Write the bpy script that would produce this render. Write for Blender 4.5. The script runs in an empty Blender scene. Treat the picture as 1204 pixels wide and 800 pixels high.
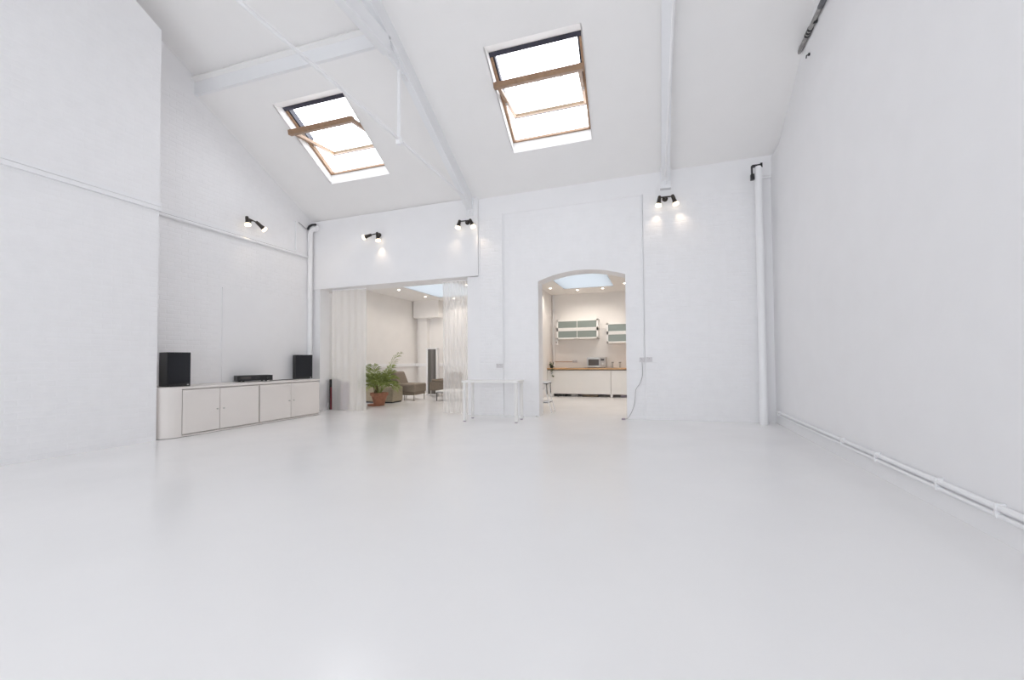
import bpy, math, random
from math import radians, sin, cos, pi
from mathutils import Vector, Matrix
random.seed(7)
scene = bpy.context.scene
C = scene.collection
# ------------------------------------------------------------------ camera
cam_d = bpy.data.cameras.new('camera'); cam = bpy.data.objects.new('camera', cam_d); C.objects.link(cam)
R_ = Vector((0.945960, 0.324192, -0.007694)); U_ = Vector((0.015652, -0.021947, 0.999637)); F_ = Vector((-0.323906, 0.945737, 0.025835))
m = Matrix((R_, U_, -F_)).transposed().to_4x4(); m.translation = Vector((0, 0, 1.17))
cam.matrix_world = m
cam_d.sensor_fit = 'HORIZONTAL'; cam_d.sensor_width = 36.0
cam_d.lens = 495.0 / 1204.0 * 36.0
cam_d.shift_x = 0.0; cam_d.shift_y = 0.00941
cam_d.clip_start = 0.05; cam_d.clip_end = 200
scene.camera = cam
# ------------------------------------------------------------------ sky and exposure
world = bpy.data.worlds.new('overcast_sky'); scene.world = world; world.use_nodes = True
bg = world.node_tree.nodes['Background']; bg.inputs[0].default_value = (0.945, 0.95, 1.0, 1); bg.inputs[1].default_value = 5.2
vs = scene.view_settings
vs.view_transform = 'Standard'; vs.look = 'None'; vs.exposure = 0.0; vs.gamma = 1.0; vs.use_curve_mapping = False
scene.cycles.use_denoising = True
scene.cycles.max_bounces = 14; scene.cycles.diffuse_bounces = 10; scene.cycles.transparent_max_bounces = 16
scene.cycles.glossy_bounces = 6
scene.cycles.sample_clamp_indirect = 6.0
scene.cycles.caustics_reflective = True; scene.cycles.caustics_refractive = False

# ------------------------------------------------------------------ materials
def mat(name, col, rough=0.6, metal=0.0, spec=0.5, bump=None, var=0.0, vscale=3.0, coat=0.0):
    """bump=(scale, strength, distance); var = amount of gentle colour mottling"""
    M = bpy.data.materials.new(name); M.use_nodes = True
    nt = M.node_tree; b = nt.nodes['Principled BSDF']
    b.inputs['Base Color'].default_value = (*col, 1); b.inputs['Roughness'].default_value = rough
    b.inputs['Metallic'].default_value = metal; b.inputs['Specular IOR Level'].default_value = spec
    if coat: b.inputs['Coat Weight'].default_value = coat; b.inputs['Coat Roughness'].default_value = 0.25
    tc = nt.nodes.new('ShaderNodeTexCoord')
    if var:
        n = nt.nodes.new('ShaderNodeTexNoise'); n.inputs['Scale'].default_value = vscale; n.inputs['Detail'].default_value = 5
        nt.links.new(tc.outputs['Object'], n.inputs['Vector'])
        mr = nt.nodes.new('ShaderNodeMapRange'); mr.inputs[1].default_value = 0.3; mr.inputs[2].default_value = 0.7
        mr.inputs[3].default_value = 1 - var; mr.inputs[4].default_value = 1.0
        nt.links.new(n.outputs['Fac'], mr.inputs[0])
        mx = nt.nodes.new('ShaderNodeMix'); mx.data_type = 'RGBA'; mx.blend_type = 'MULTIPLY'; mx.inputs[0].default_value = 1
        mx.inputs[6].default_value = (*col, 1); nt.links.new(mr.outputs[0], mx.inputs[7])
        nt.links.new(mx.outputs[2], b.inputs['Base Color'])
    if bump:
        n2 = nt.nodes.new('ShaderNodeTexNoise'); n2.inputs['Scale'].default_value = bump[0]; n2.inputs['Detail'].default_value = 4
        nt.links.new(tc.outputs['Object'], n2.inputs['Vector'])
        bp = nt.nodes.new('ShaderNodeBump'); bp.inputs['Strength'].default_value = bump[1]; bp.inputs['Distance'].default_value = bump[2]
        nt.links.new(n2.outputs['Fac'], bp.inputs['Height']); nt.links.new(bp.outputs['Normal'], b.inputs['Normal'])
    return M
def emis(name, col, strength):
    M = bpy.data.materials.new(name); M.use_nodes = True; nt = M.node_tree; nt.nodes.clear()
    o = nt.nodes.new('ShaderNodeOutputMaterial'); e = nt.nodes.new('ShaderNodeEmission')
    e.inputs[0].default_value = (*col, 1); e.inputs[1].default_value = strength
    nt.links.new(e.outputs[0], o.inputs[0]); return M
def mix_mat(name, transp, tcol, maker):
    """thin sheet: a share `transp` passes straight through, the rest is the shader given by maker"""
    M = bpy.data.materials.new(name); M.use_nodes = True; nt = M.node_tree; nt.nodes.clear()
    o = nt.nodes.new('ShaderNodeOutputMaterial'); mx = nt.nodes.new('ShaderNodeMixShader'); t = nt.nodes.new('ShaderNodeBsdfTransparent')
    t.inputs[0].default_value = (*tcol, 1); s = maker(nt)
    mx.inputs[0].default_value = 1 - transp
    nt.links.new(t.outputs[0], mx.inputs[1]); nt.links.new(s, mx.inputs[2]); nt.links.new(mx.outputs[0], o.inputs[0]); return M
def glossy(nt, col=(1, 1, 1), r=0.03):
    g = nt.nodes.new('ShaderNodeBsdfGlossy'); g.inputs[0].default_value = (*col, 1); g.inputs[1].default_value = r; return g.outputs[0]
def sheer(nt):
    a = nt.nodes.new('ShaderNodeBsdfDiffuse'); a.inputs[0].default_value = (0.95, 0.94, 0.925, 1)
    b = nt.nodes.new('ShaderNodeBsdfTranslucent'); b.inputs[0].default_value = (0.95, 0.94, 0.925, 1)
    x = nt.nodes.new('ShaderNodeMixShader'); x.inputs[0].default_value = 0.4
    nt.links.new(a.outputs[0], x.inputs[1]); nt.links.new(b.outputs[0], x.inputs[2]); return x.outputs[0]
def opal(nt):
    b = nt.nodes.new('ShaderNodeBsdfTranslucent'); b.inputs[0].default_value = (0.395, 0.412, 0.42, 1); return b.outputs[0]
def frost(nt):
    a = nt.nodes.new('ShaderNodeBsdfPrincipled'); a.inputs['Base Color'].default_value = (0.36, 0.41, 0.39, 1); a.inputs['Roughness'].default_value = 0.25
    return a.outputs[0]
M = {}
M['wall'] = mat('white_wall_paint', (0.875, 0.87, 0.878), 0.55, bump=(9, 0.12, 0.01), var=0.02)
M['brickpaint'] = mat('white_painted_brick', (0.875, 0.87, 0.878), 0.32, bump=(40, 0.25, 0.004), var=0.03, vscale=6)
M['ceil'] = mat('white_ceiling_paint', (0.875, 0.862, 0.852), 0.7, bump=(5, 0.06, 0.01), var=0.015)
M['warmwall'] = mat('cream_white_wall_paint', (0.85, 0.83, 0.81), 0.6, bump=(8, 0.1, 0.006), var=0.03)
M['lining'] = mat('skylight_lining_paint', (0.86, 0.87, 0.88), 0.5)
M['steelpaint'] = mat('white_painted_steel', (0.83, 0.835, 0.85), 0.4, bump=(12, 0.1, 0.003))
M['plastic'] = mat('white_plastic_trunking', (0.86, 0.86, 0.87), 0.35)
M['pipe'] = mat('white_pipe_paint', (0.87, 0.87, 0.88), 0.35)
M['dark'] = mat('black_paint', (0.015, 0.015, 0.017), 0.45)
M['shadowgap'] = mat('dark_joint', (0.28, 0.26, 0.25), 0.8)
M['cab'] = mat('off_white_cabinet_paint', (0.79, 0.745, 0.71), 0.4, var=0.02)
M['wood'] = mat('varnished_pine', (0.36, 0.22, 0.13), 0.4, var=0.25, vscale=12)
M['woodl'] = mat('pale_pine', (0.27, 0.19, 0.12), 0.45, var=0.15, vscale=12)
M['alu'] = mat('dark_grey_aluminium', (0.035, 0.035, 0.055), 0.55, metal=0.0)
M['chrome'] = mat('brushed_steel', (0.55, 0.54, 0.52), 0.28, metal=1.0)
M['bronze'] = mat('dark_bronze_lamp_metal', (0.05, 0.042, 0.036), 0.35, metal=0.6)
M['oak'] = mat('oiled_beech_worktop', (0.62, 0.38, 0.19), 0.35, var=0.2, vscale=8)
M['fabric'] = mat('taupe_upholstery', (0.25, 0.205, 0.16), 0.9, bump=(120, 0.3, 0.003), var=0.15, vscale=30)
M['fabric2'] = mat('olive_beige_upholstery', (0.36, 0.31, 0.225), 0.9, bump=(120, 0.3, 0.003), var=0.15, vscale=30)
M['terracotta'] = mat('terracotta', (0.38, 0.17, 0.10), 0.75, var=0.25, vscale=14)
M['soil'] = mat('potting_soil', (0.04, 0.028, 0.02), 0.95, bump=(60, 0.8, 0.01))
M['leaf'] = mat('palm_leaf_green', (0.33, 0.40, 0.11), 0.6, var=0.45, vscale=9)
M['leaf2'] = mat('ivy_leaf_green', (0.05, 0.09, 0.03), 0.5, var=0.4, vscale=20)
M['stem'] = mat('palm_stem', (0.16, 0.13, 0.05), 0.6, var=0.3, vscale=20)
M['mesh'] = mat('dark_grey_heater_grille', (0.19, 0.175, 0.16), 0.5, metal=0.3)
M['meshl'] = mat('mid_grey_heater_core', (0.27, 0.25, 0.235), 0.5, metal=0.3)
M['tabletop'] = mat('white_laminate', (0.84, 0.83, 0.81), 0.35)
M['conduitpink'] = mat('pinkish_painted_conduit', (0.62, 0.48, 0.42), 0.5)
M['lead'] = mat('weathered_grey_pipe', (0.42, 0.41, 0.40), 0.6, var=0.5, vscale=14, bump=(30, 0.5, 0.006))
M['leadd'] = mat('darker_grey_pipe_sleeve', (0.17, 0.175, 0.185), 0.55, var=0.3, vscale=14)
M['spk'] = mat('black_speaker_cloth', (0.012, 0.013, 0.017), 0.8, bump=(300, 0.3, 0.002))
M['spkbody'] = mat('black_wood_veneer', (0.013, 0.013, 0.014), 0.45)
M['blackplastic'] = mat('black_plastic', (0.02, 0.02, 0.022), 0.35)
M['socket'] = mat('off_white_socket_plastic', (0.66, 0.64, 0.65), 0.4)
M['red'] = mat('dark_red_card', (0.20, 0.03, 0.04), 0.6)
M['mauve'] = mat('mauve_grey_card', (0.40, 0.34, 0.40), 0.6)
M['greyc'] = mat('grey_card', (0.45, 0.44, 0.44), 0.6)
M['microglass'] = mat('dark_tinted_door_glass', (0.09, 0.08, 0.075), 0.2)
M['bulb'] = emis('warm_lamp_glow', (1.0, 0.86, 0.66), 2.6)
M['down'] = emis('downlight_glow', (1.0, 0.9, 0.75), 9.0)
M['glass'] = mix_mat('clear_window_glass', 0.94, (0.98, 1, 1), glossy)
M['opal'] = mix_mat('opal_skylight_panel', 0.0, (1, 1, 1), opal)
M['frost'] = mix_mat('frosted_cabinet_glass', 0.35, (0.8, 0.9, 0.86), frost)
M['sheer'] = mix_mat('sheer_white_voile', 0.42, (1, 1, 1), sheer)
def floor_mat():
    Mx = mat('glossy_white_floor_paint', (0.84, 0.835, 0.83), 0.3, spec=0.5)
    nt = Mx.node_tree; b = nt.nodes['Principled BSDF']; tc = nt.nodes.new('ShaderNodeTexCoord')
    n = nt.nodes.new('ShaderNodeTexNoise'); n.inputs['Scale'].default_value = 0.7; n.inputs['Detail'].default_value = 6; n.inputs['Roughness'].default_value = 0.62
    nt.links.new(tc.outputs['Object'], n.inputs['Vector'])
    cr = nt.nodes.new('ShaderNodeValToRGB'); cr.color_ramp.elements[0].position = 0.3; cr.color_ramp.elements[0].color = (0.845, 0.84, 0.84, 1)
    cr.color_ramp.elements[1].position = 0.7; cr.color_ramp.elements[1].color = (0.87, 0.862, 0.86, 1)
    nt.links.new(n.outputs['Fac'], cr.inputs[0]); nt.links.new(cr.outputs[0], b.inputs['Base Color'])
    r = nt.nodes.new('ShaderNodeMapRange'); r.inputs[3].default_value = 0.16; r.inputs[4].default_value = 0.27
    nt.links.new(n.outputs['Fac'], r.inputs[0]); nt.links.new(r.outputs[0], b.inputs['Roughness'])
    n2 = nt.nodes.new('ShaderNodeTexNoise'); n2.inputs['Scale'].default_value = 5; n2.inputs['Detail'].default_value = 3
    nt.links.new(tc.outputs['Object'], n2.inputs['Vector'])
    bp = nt.nodes.new('ShaderNodeBump'); bp.inputs['Strength'].default_value = 0.04; bp.inputs['Distance'].default_value = 0.004
    nt.links.new(n2.outputs['Fac'], bp.inputs['Height']); nt.links.new(bp.outputs['Normal'], b.inputs['Normal'])
    return Mx
M['floor'] = floor_mat()

# ------------------------------------------------------------------ mesh helpers
class MB:
    def __init__(s): s.v = []; s.f = []
    def add(s, vs_, fs):
        n = len(s.v); s.v += [tuple(v) for v in vs_]; s.f += [tuple(i + n for i in f) for f in fs]; return s
    def hexa(s, p):      # eight corners: 0-3 one end, 4-7 the other, same order
        return s.add(p, [(3, 2, 1, 0), (4, 5, 6, 7), (0, 1, 5, 4), (1, 2, 6, 5), (2, 3, 7, 6), (3, 0, 4, 7)])
    def box(s, a, b):
        x0, y0, z0 = a; x1, y1, z1 = b
        return s.hexa([(x0, y0, z0), (x1, y0, z0), (x1, y1, z0), (x0, y1, z0), (x0, y0, z1), (x1, y0, z1), (x1, y1, z1), (x0, y1, z1)])
    def prism(s, poly, ext):    # poly: 3-D points, ext: vector
        n = len(poly); e = Vector(ext); P = [Vector(p) for p in poly]
        return s.add(P + [p + e for p in P], [tuple(range(n - 1, -1, -1)), tuple(range(n, 2 * n))] + [(i, (i + 1) % n, n + (i + 1) % n, n + i) for i in range(n)])
    def tube(s, pts, r, seg=10, r2=None, cap=True):
        P = [Vector(p) for p in pts]; n = len(P); rings = []; up = None
        for i, p in enumerate(P):
            t = (P[min(i + 1, n - 1)] - P[max(i - 1, 0)]).normalized()
            if up is None:
                up = Vector((0, 0, 1)) if abs(t.z) < 0.9 else Vector((0, 1, 0))
            a = t.cross(up).normalized(); b = a.cross(t).normalized(); up = b
            rr = r if r2 is None else r + (r2 - r) * i / (n - 1)
            rings.append([p + (a * cos(2 * pi * k / seg) + b * sin(2 * pi * k / seg)) * rr for k in range(seg)])
        vs_ = [v for rg in rings for v in rg]; fs = []
        for i in range(n - 1):
            for k in range(seg): fs.append((i * seg + k, i * seg + (k + 1) % seg, (i + 1) * seg + (k + 1) % seg, (i + 1) * seg + k))
        if cap: fs += [tuple(range(seg - 1, -1, -1)), tuple((n - 1) * seg + k for k in range(seg))]
        return s.add(vs_, fs)
    def lathe(s, prof, seg=24, o=(0, 0, 0), axis=(0, 0, 1)):   # prof: (radius, height)
        ax = Vector(axis).normalized(); q = Vector((0, 0, 1)).rotation_difference(ax); o = Vector(o)
        vs_ = [o + q @ Vector((r * cos(2 * pi * k / seg), r * sin(2 * pi * k / seg), h)) for r, h in prof for k in range(seg)]
        fs = [(i * seg + k, i * seg + (k + 1) % seg, (i + 1) * seg + (k + 1) % seg, (i + 1) * seg + k) for i in range(len(prof) - 1) for k in range(seg)]
        fs += [tuple(range(seg - 1, -1, -1)), tuple((len(prof) - 1) * seg + k for k in range(seg))]
        return s.add(vs_, fs)
    def build(s, name, m_, parent=None, smooth=False, bevel=0, loc=None):
        me = bpy.data.meshes.new(name); me.from_pydata(s.v, [], s.f); me.update(); me.materials.append(m_)
        o = bpy.data.objects.new(name, me); C.objects.link(o)
        if parent: o.parent = parent
        if loc: o.location = loc
        if smooth:
            for p in me.polygons: p.use_smooth = True
            md = o.modifiers.new('edges', 'EDGE_SPLIT'); md.split_angle = radians(40)
        if bevel:
            b = o.modifiers.new('bevel', 'BEVEL'); b.width = bevel; b.segments = 2; b.limit_method = 'ANGLE'; b.angle_limit = radians(40)
        return o
def tag(o, label=None, cat=None, group=None, kind=None):
    if label: o['label'] = label
    if cat: o['category'] = cat
    if group: o['group'] = group
    if kind: o['kind'] = kind
    return o
def thing(name, label, cat, loc=(0, 0, 0), rz=0.0, group=None):
    o = bpy.data.objects.new(name, None); o.empty_display_size = 0.1; C.objects.link(o)
    o.location = loc; o.rotation_euler = (0, 0, rz); return tag(o, label, cat, group)
def struct(mb, name, m_, label=None, cat=None, smooth=False):
    o = mb.build(name, m_, smooth=smooth); o['kind'] = 'structure'
    return tag(o, label, cat)
# ------------------------------------------------------------------ frames of the room
XL, XP, XR = -7.90, -7.17, 2.05         # recess wall, left pier, right wall
TANB = 0.065; NB = Vector((-TANB, 1, 0)).normalized()
def W(s, z, d=0.0):                     # a point on the back wall: s along it, d behind its face
    return Vector((s, 8.1 + TANB * (s + 7.2), z)) + NB * d
SL = 0.54
RA = Vector((-7.9, 8.17, 4.54)); RB = Vector((2.1, 8.82, 4.90))
RN = (RB - RA).cross(Vector((0, -1, SL))).normalized(); RN = RN if RN.z > 0 else -RN
RU = (RB - RA).normalized(); RV = RN.cross(RU); RV = RV if RV.z > 0 else -RV
def roofz(x, y): return RA.z - ((x - RA.x) * RN.x + (y - RA.y) * RN.y) / RN.z
def foldy(x): return 5.31 + TANB * (x + 7.9)
SL2 = 0.47
YR, YE = 1.5, -4.3                      # ridge, rear wall

def wallbox(mb, s0, s1, z0, z1, d0, d1, z0b=None, z1b=None):
    z0b = z0 if z0b is None else z0b; z1b = z1 if z1b is None else z1b
    mb.hexa([W(s0, z0, d0), W(s1, z0b, d0), W(s1, z0b, d1), W(s0, z0, d1), W(s0, z1, d0), W(s1, z1b, d0), W(s1, z1b, d1), W(s0, z1, d1)])
def wallpoly(mb, pts, d0, d1): mb.prism([W(s, z, d0) for s, z in pts], NB * (d1 - d0))

# ------------------------------------------------------------------ floor
struct(MB().box((-9.5, -4.5, -0.15), (3.0, 14.6, 0.0)), 'floor', M['floor'], 'glossy white painted floor running through all the rooms', 'floor')
# ------------------------------------------------------------------ back wall
T = 0.55
def ledge(s): return 4.34 + (s + 3.15) * 0.0349
def crease(s): return roofz(W(s, 0, 0.12).x, W(s, 0, 0.12).y) + 0.03
mb = MB()
wallpoly(mb, [(-8.1, 2.915), (-3.62, 3.016), (-3.62, crease(-3.62)), (-8.1, crease(-8.1))], 0.0, T)        # lintel wall over the wide opening
wallbox(mb, -8.1, -7.67, 0, 2.93, 0.03, 0.36)                                                            # left jamb
wallbox(mb, -3.88, -3.60, 0, 3.0, 0.05, T)                                                # right jamb under the lintel
wallbox(mb, -3.60, -3.08, 0, 3.0, 0.05, T); wallbox(mb, -3.63, -3.08, 3.0, ledge(-3.63), 0.05, T, z1b=ledge(-3.08))                                 # brick pilaster
# arch wall: left strip, right strip, spandrel
AL, AR, SPL, SPR, CR = -2.32, -0.555, 2.83, 2.875, 0.165
wallbox(mb, -3.10, AL, 0, 2.6, 0.10, T); wallbox(mb, AR, -0.20, 0, 2.6, 0.10, T)
n = 28; top = [(-0.20, 2.6), (-0.20, ledge(-0.20)), (-3.10, ledge(-3.10)), (-3.10, 2.6), (AL, 2.6)]
arc = []
for i in range(n + 1):
    t = i / n; s = AL + (AR - AL) * t
    arc.append((s, SPL + (SPR - SPL) * t + CR * (1 - (2 * t - 1) ** 2)))
for i in range(n):
    (a, za), (b, zb) = arc[i], arc[i + 1]
    wallpoly(mb, [(a, za), (b, zb), (b, ledge(b)), (a, ledge(a))], 0.10, T)
wallpoly(mb, [(-3.10, 2.6), (AL, 2.6), (AL, ledge(AL)), (-3.10, ledge(-3.10))], 0.10, T)
wallpoly(mb, [(AR, 2.6), (-0.20, 2.6), (-0.20, ledge(-0.20)), (AR, ledge(AR))], 0.10, T)
wallbox(mb, -0.20, 1.87, 0, ledge(-0.20), 0.05, T, z1b=ledge(1.87))                                     # right pier
wallbox(mb, 1.87, 2.5, 0, ledge(1.87) + 0.02, 0.13, T, z1b=ledge(2.5) + 0.02)                         # narrow niche by the corner
wallbox(mb, 1.87, 2.5, ledge(1.87) + 0.02, crease(1.87) - 0.15, 0.07, T, z0b=ledge(2.5) + 0.02, z1b=crease(2.5) - 0.15)
# upper strip under the roof, a little behind
wallpoly(mb, [(-3.7, ledge(-3.7) - 0.02), (2.5, ledge(2.5) - 0.02), (2.5, crease(2.5)), (-3.7, crease(-3.7))], 0.085, T)
wall_back = struct(mb, 'wall_back', M['wall'], 'white back wall with a wide opening and an arched opening', 'wall')

def bricks(parent, P, s0, s1, z0, z1, proud, nrm, skip=None, name='brick_courses'):
    """painted brick relief: raised stretchers with recessed joints, P(s, z) gives a point on the wall, nrm points into the room"""
    L, Hh, j = 0.225, 0.075, 0.010; m_ = MB(); nv = Vector(nrm).normalized(); row = 0; z = z0
    while z + Hh - j <= z1:
        s = s0 - (L / 2 if row % 2 else 0)
        while s < s1:
            a, b = max(s, s0), min(s + L - j, s1)
            if b - a > 0.04 and not (skip and skip(a, b, z)):
                pr = proud * random.uniform(0.55, 1.0); c = 0.005
                base = [P(a, z), P(b, z), P(b, z + Hh - j), P(a, z + Hh - j)]
                fr = [P(a + c, z + c) + nv * pr, P(b - c, z + c) + nv * pr, P(b - c, z + Hh - j - c) + nv * pr, P(a + c, z + Hh - j - c) + nv * pr]
                m_.add(base + fr, [(4, 5, 6, 7), (0, 1, 5, 4), (1, 2, 6, 5), (2, 3, 7, 6), (3, 0, 4, 7)])
            s += L
        z += Hh; row += 1
    o = m_.build(name, M['brickpaint'], parent); o['kind'] = 'stuff'; return o
NF = -NB
bricks(wall_back, lambda s, z: W(s, z, 0.05), -3.60, -3.085, 0.0, 4.32, 0.004, NF, skip=lambda a, b, z: z > 2.93 and a < -3.6)
bricks(wall_back, lambda s, z: W(s, z, 0.05), -0.19, 1.86, 0.0, 4.40, 0.002, NF)
bricks(wall_back, lambda s, z: W(s, z, 0.10), -3.07, -0.21, 0.0, 4.30, 0.0015, NF, skip=lambda a, b, z: b > AL - 0.02 and a < AR + 0.02 and z < 3.08)

# ------------------------------------------------------------------ left wall: near pier standing proud, brick recess behind it
mb = MB()
def yz(mb_, x0, x1, pts): mb_.prism([(x0, y, z) for y, z in pts], (x1 - x0, 0, 0))
yz(mb, XL - 0.25, XL, [(4.30, 4.0), (8.2, 4.0), (8.2, roofz(XL, 8.2)), (foldy(XL), roofz(XL, foldy(XL)) + 0.05), (foldy(XL), 6.42), (4.30, 6.42 + SL * 1.01)])
mr = MB(); mr.box((XL - 0.25, 4.30, 0), (XL, 8.75, 4.0))
for q in (0,): mr.v += mb.v; mr.f += [tuple(i + 8 for i in f) for f in mb.f]
mb = MB()
yz(mb, XL - 0.25, XP, [(YE, 0), (4.30, 0), (4.30, 6.33), (YR, 6.33 + 0.54 * 2.8), (YE, 5.0)])
yz(mr, XL - 0.25, XL, [(YE, 4.5), (4.30, 6.0), (4.30, 7.0), (YR, 8.6), (YE, 5.4)])
wall_left = struct(mb, 'wall_left', M['wall'], 'near part of the white left wall, standing forward of the cabinets', 'wall')
wall_rec = struct(mr, 'wall_left_recess', M['wall'], 'recessed brick part of the left wall behind the cabinets', 'wall')
def rec_skip(a, b, z): return (b > 5.82 and z < 2.62) or z + 0.08 > roofz(XL, b) - 0.02 or (a < 5.35 and z > 6.0)
bricks(wall_rec, lambda s, z: Vector((XL, s, z)), 4.31, 8.1, 0.0, 6.2, 0.0026, (1, 0, 0), skip=rec_skip)
bricks(wall_left, lambda s, z: Vector((XP, s, z)), 1.6, 4.29, 0.0, 6.2, 0.0014, (1, 0, 0))
o = MB().box((XL - 0.01, 5.84, 0.0), (XL + 0.014, 8.14, 2.63)).build('plaster_panel', M['wall'], wall_rec, bevel=0.004)
# ------------------------------------------------------------------ right wall with a set-back upper part
mb = MB()
mb.box((XR, YE, 0), (XR + 0.4, 9.3, 4.86))
wall_right = struct(mb, 'wall_right', M['wall'], 'smooth white right wall', 'wall')
mb = MB(); yz(mb, XR + 0.085, XR + 0.4, [(YE, 4.8), (9.3, 4.8), (8.95, 5.05), (foldy(2), 6.75), (YR, 8.9), (YE, 5.6)])
struct(mb, 'wall_right_upper', M['wall'], 'set-back upper part of the white right wall', 'wall')
# ------------------------------------------------------------------ rear wall behind the camera
added_rear_wins = [(-5.8, -3.4), (-3.0, -0.6), (-0.2, 1.9)]; WZ0, WZ1 = 0.9, 4.3  # invented windows, out of view, added to light the room from behind
mb = MB(); edges_ = [-8.3] + [e for w_ in added_rear_wins for e in w_] + [2.6]
for i in range(0, len(edges_), 2): mb.box((edges_[i], YE - 0.3, 0), (edges_[i + 1], YE, 5.8))
for a, b in added_rear_wins: mb.box((a, YE - 0.3, 0), (b, YE, WZ0)); mb.box((a, YE - 0.3, WZ1), (b, YE, 5.8))
struct(mb, 'wall_rear', M['wall'], 'white rear wall behind the camera, with three unseen windows added for light', 'wall')
for k, (a, b) in enumerate(added_rear_wins):
    w_ = thing('window_%d' % (k + 5), 'unseen tall white-framed window added behind the camera to light the room', 'window', (a, YE - 0.2, WZ0), 0, 'unseen windows added in the rear wall for light'); w_['kind'] = 'structure'
    ww, hh = b - a, WZ1 - WZ0; f = MB()
    for x in (0, ww / 2 - 0.03, ww - 0.06): f.box((x, -0.03, 0), (x + 0.06, 0.03, hh))
    for z in (0, hh * 0.6, hh - 0.06): f.box((0, -0.03, z), (ww, 0.03, z + 0.06))
    f.build('frame', M['plastic'], w_); MB().box((0.02, -0.004, 0.02), (ww - 0.02, 0.004, hh - 0.02)).build('pane', M['glass'], w_)

# ------------------------------------------------------------------ roof
def slab_with_holes(mb_, O, U, V, N, u0, u1, v0, v1, holes, t0, t1):
    """slab in the plane (U, V) with rectangular holes, between offsets t0 and t1 along N"""
    us = sorted({u0, u1, *[h[0] for h in holes], *[h[1] for h in holes]}); vs2 = sorted({v0, v1, *[h[2] for h in holes], *[h[3] for h in holes]})
    for i in range(len(us) - 1):
        for j in range(len(vs2) - 1):
            cu, cv = (us[i] + us[i + 1]) / 2, (vs2[j] + vs2[j + 1]) / 2
            if any(h[0] < cu < h[1] and h[2] < cv < h[3] for h in holes): continue
            P = lambda u, v, t: O + U * u + V * v + N * t
            mb_.hexa([P(us[i], vs2[j], t0), P(us[i + 1], vs2[j], t0), P(us[i + 1], vs2[j + 1], t0), P(us[i], vs2[j + 1], t0),
                      P(us[i], vs2[j], t1), P(us[i + 1], vs2[j], t1), P(us[i + 1], vs2[j + 1], t1), P(us[i], vs2[j + 1], t1)])
def uv(p): q = Vector(p) - RA; return q.dot(RU), q.dot(RV)
OFF = 0.18
sky = []     # per skylight: frame origin (bottom-left at outer plane), width, length
inner, outer = [], []
for xl, xr, yb, L in ((-6.672, -5.24, 7.41, 1.52), (-2.556, -1.063, 7.71, 1.62)):
    xm = (xl + xr) / 2; Wd = (xr - xl) * 1.003
    b = Vector((xm, yb, roofz(xm, yb))); fb = b + Vector((0, 0, OFF / RN.z))
    ft = fb + RV * L; hd = Vector((0, 0.95, 0.31)); ti = ft - hd * (OFF / hd.dot(RN))
    u_, v_ = uv(b); ui0, ui1 = u_ - Wd / 2, u_ + Wd / 2; vi0 = v_; vi1 = uv(ti)[1]
    vf0, vf1 = uv(fb)[1], uv(ft)[1]
    inner.append((ui0, ui1, vi0, vi1)); outer.append((ui0, ui1, vf0, vf1)); sky.append((ui0, ui1, vf0, vf1, vi0, vi1))
FV = uv((XL, foldy(XL), roofz(XL, foldy(XL))))[1]; FV2 = FV
roof = MB()
slab_with_holes(roof, RA, RU, RV, RN, -0.25, 10.6, -0.35, FV, [(a, b, c, min(d, FV)) for a, b, c, d in inner], 0.0, 0.03)
slab_with_holes(roof, RA, RU, RV, RN, -0.25, 10.6, -0.35, FV + 0.2, outer, OFF, OFF + 0.04)
def RP(u, v, t=0.0): return RA + RU * u + RV * v + RN * t
for (a, b, vf0, vf1, vi0, vi1) in sky:          # plastered linings: sides square, head level, sill upright
    e = 0.02
    for uu, du in ((a, -e), (b, e)):
        roof.prism([RP(uu, vi0), RP(uu, vi1), RP(uu, vf1, OFF), RP(uu, vf0, OFF)], RU * du)
    roof.prism([RP(a, vi1), RP(b, vi1), RP(b, vf1, OFF), RP(a, vf1, OFF)], Vector((0, 0, e)))
    roof.prism([RP(a, vi0), RP(b, vi0), RP(b, vf0, OFF), RP(a, vf0, OFF)], Vector((0, e, 0)))
# upper part of the slope, slightly flatter, up to the ridge; the left bay sits higher behind a deep trimmer beam
xs = -3.80
def up_z(x, y): return roofz(x, foldy(x)) + SL2 * (foldy(x) - y)
def upper(x0, x1, dz, slope):
    P = []
    for x in (x0, x1):
        zf = roofz(x, foldy(x)) + dz
        P += [Vector((x, foldy(x), zf)), Vector((x, YR, zf + slope * (foldy(x) - YR)))]
    a, b, c, d = P
    roof.hexa([a, c, d, b, a + Vector((0, 0, 0.05)), c + Vector((0, 0, 0.05)), d + Vector((0, 0, 0.05)), b + Vector((0, 0, 0.05))])
upper(XL - 0.2, xs, 0.31, 0.50); upper(xs, 2.45, 0.0, SL2)
roof.prism([Vector((xs, foldy(xs), roofz(xs, foldy(xs)))), Vector((xs, YR, 7.8)), Vector((xs, YR, 8.8)), Vector((xs, foldy(xs), 6.6))], (-0.03, 0, 0))
roof.box((XL - 0.2, YR - 0.06, 7.6), (2.45, YR, 9.0))
ceiling = struct(roof, 'ceiling', M['ceil'], 'white pitched ceiling with two open skylights', 'ceiling')
# rear slope, out of view
O2 = Vector((XL - 0.2, YR, 8.35)); U2 = Vector((1, 0, 0)); V2 = Vector((0, YE - YR, 5.2 - 8.35)); Lr = V2.length; V2.normalize(); N2 = U2.cross(V2).normalized(); N2 = N2 if N2.z > 0 else -N2
rear_holes = []
mb = MB(); slab_with_holes(mb, O2, U2, V2, N2, 0, 10.5, 0, Lr + 0.2, rear_holes, 0.0, 0.12)
struct(mb, 'ceiling_rear', M['ceil'], 'rear slope of the white pitched ceiling', 'ceiling')
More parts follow.
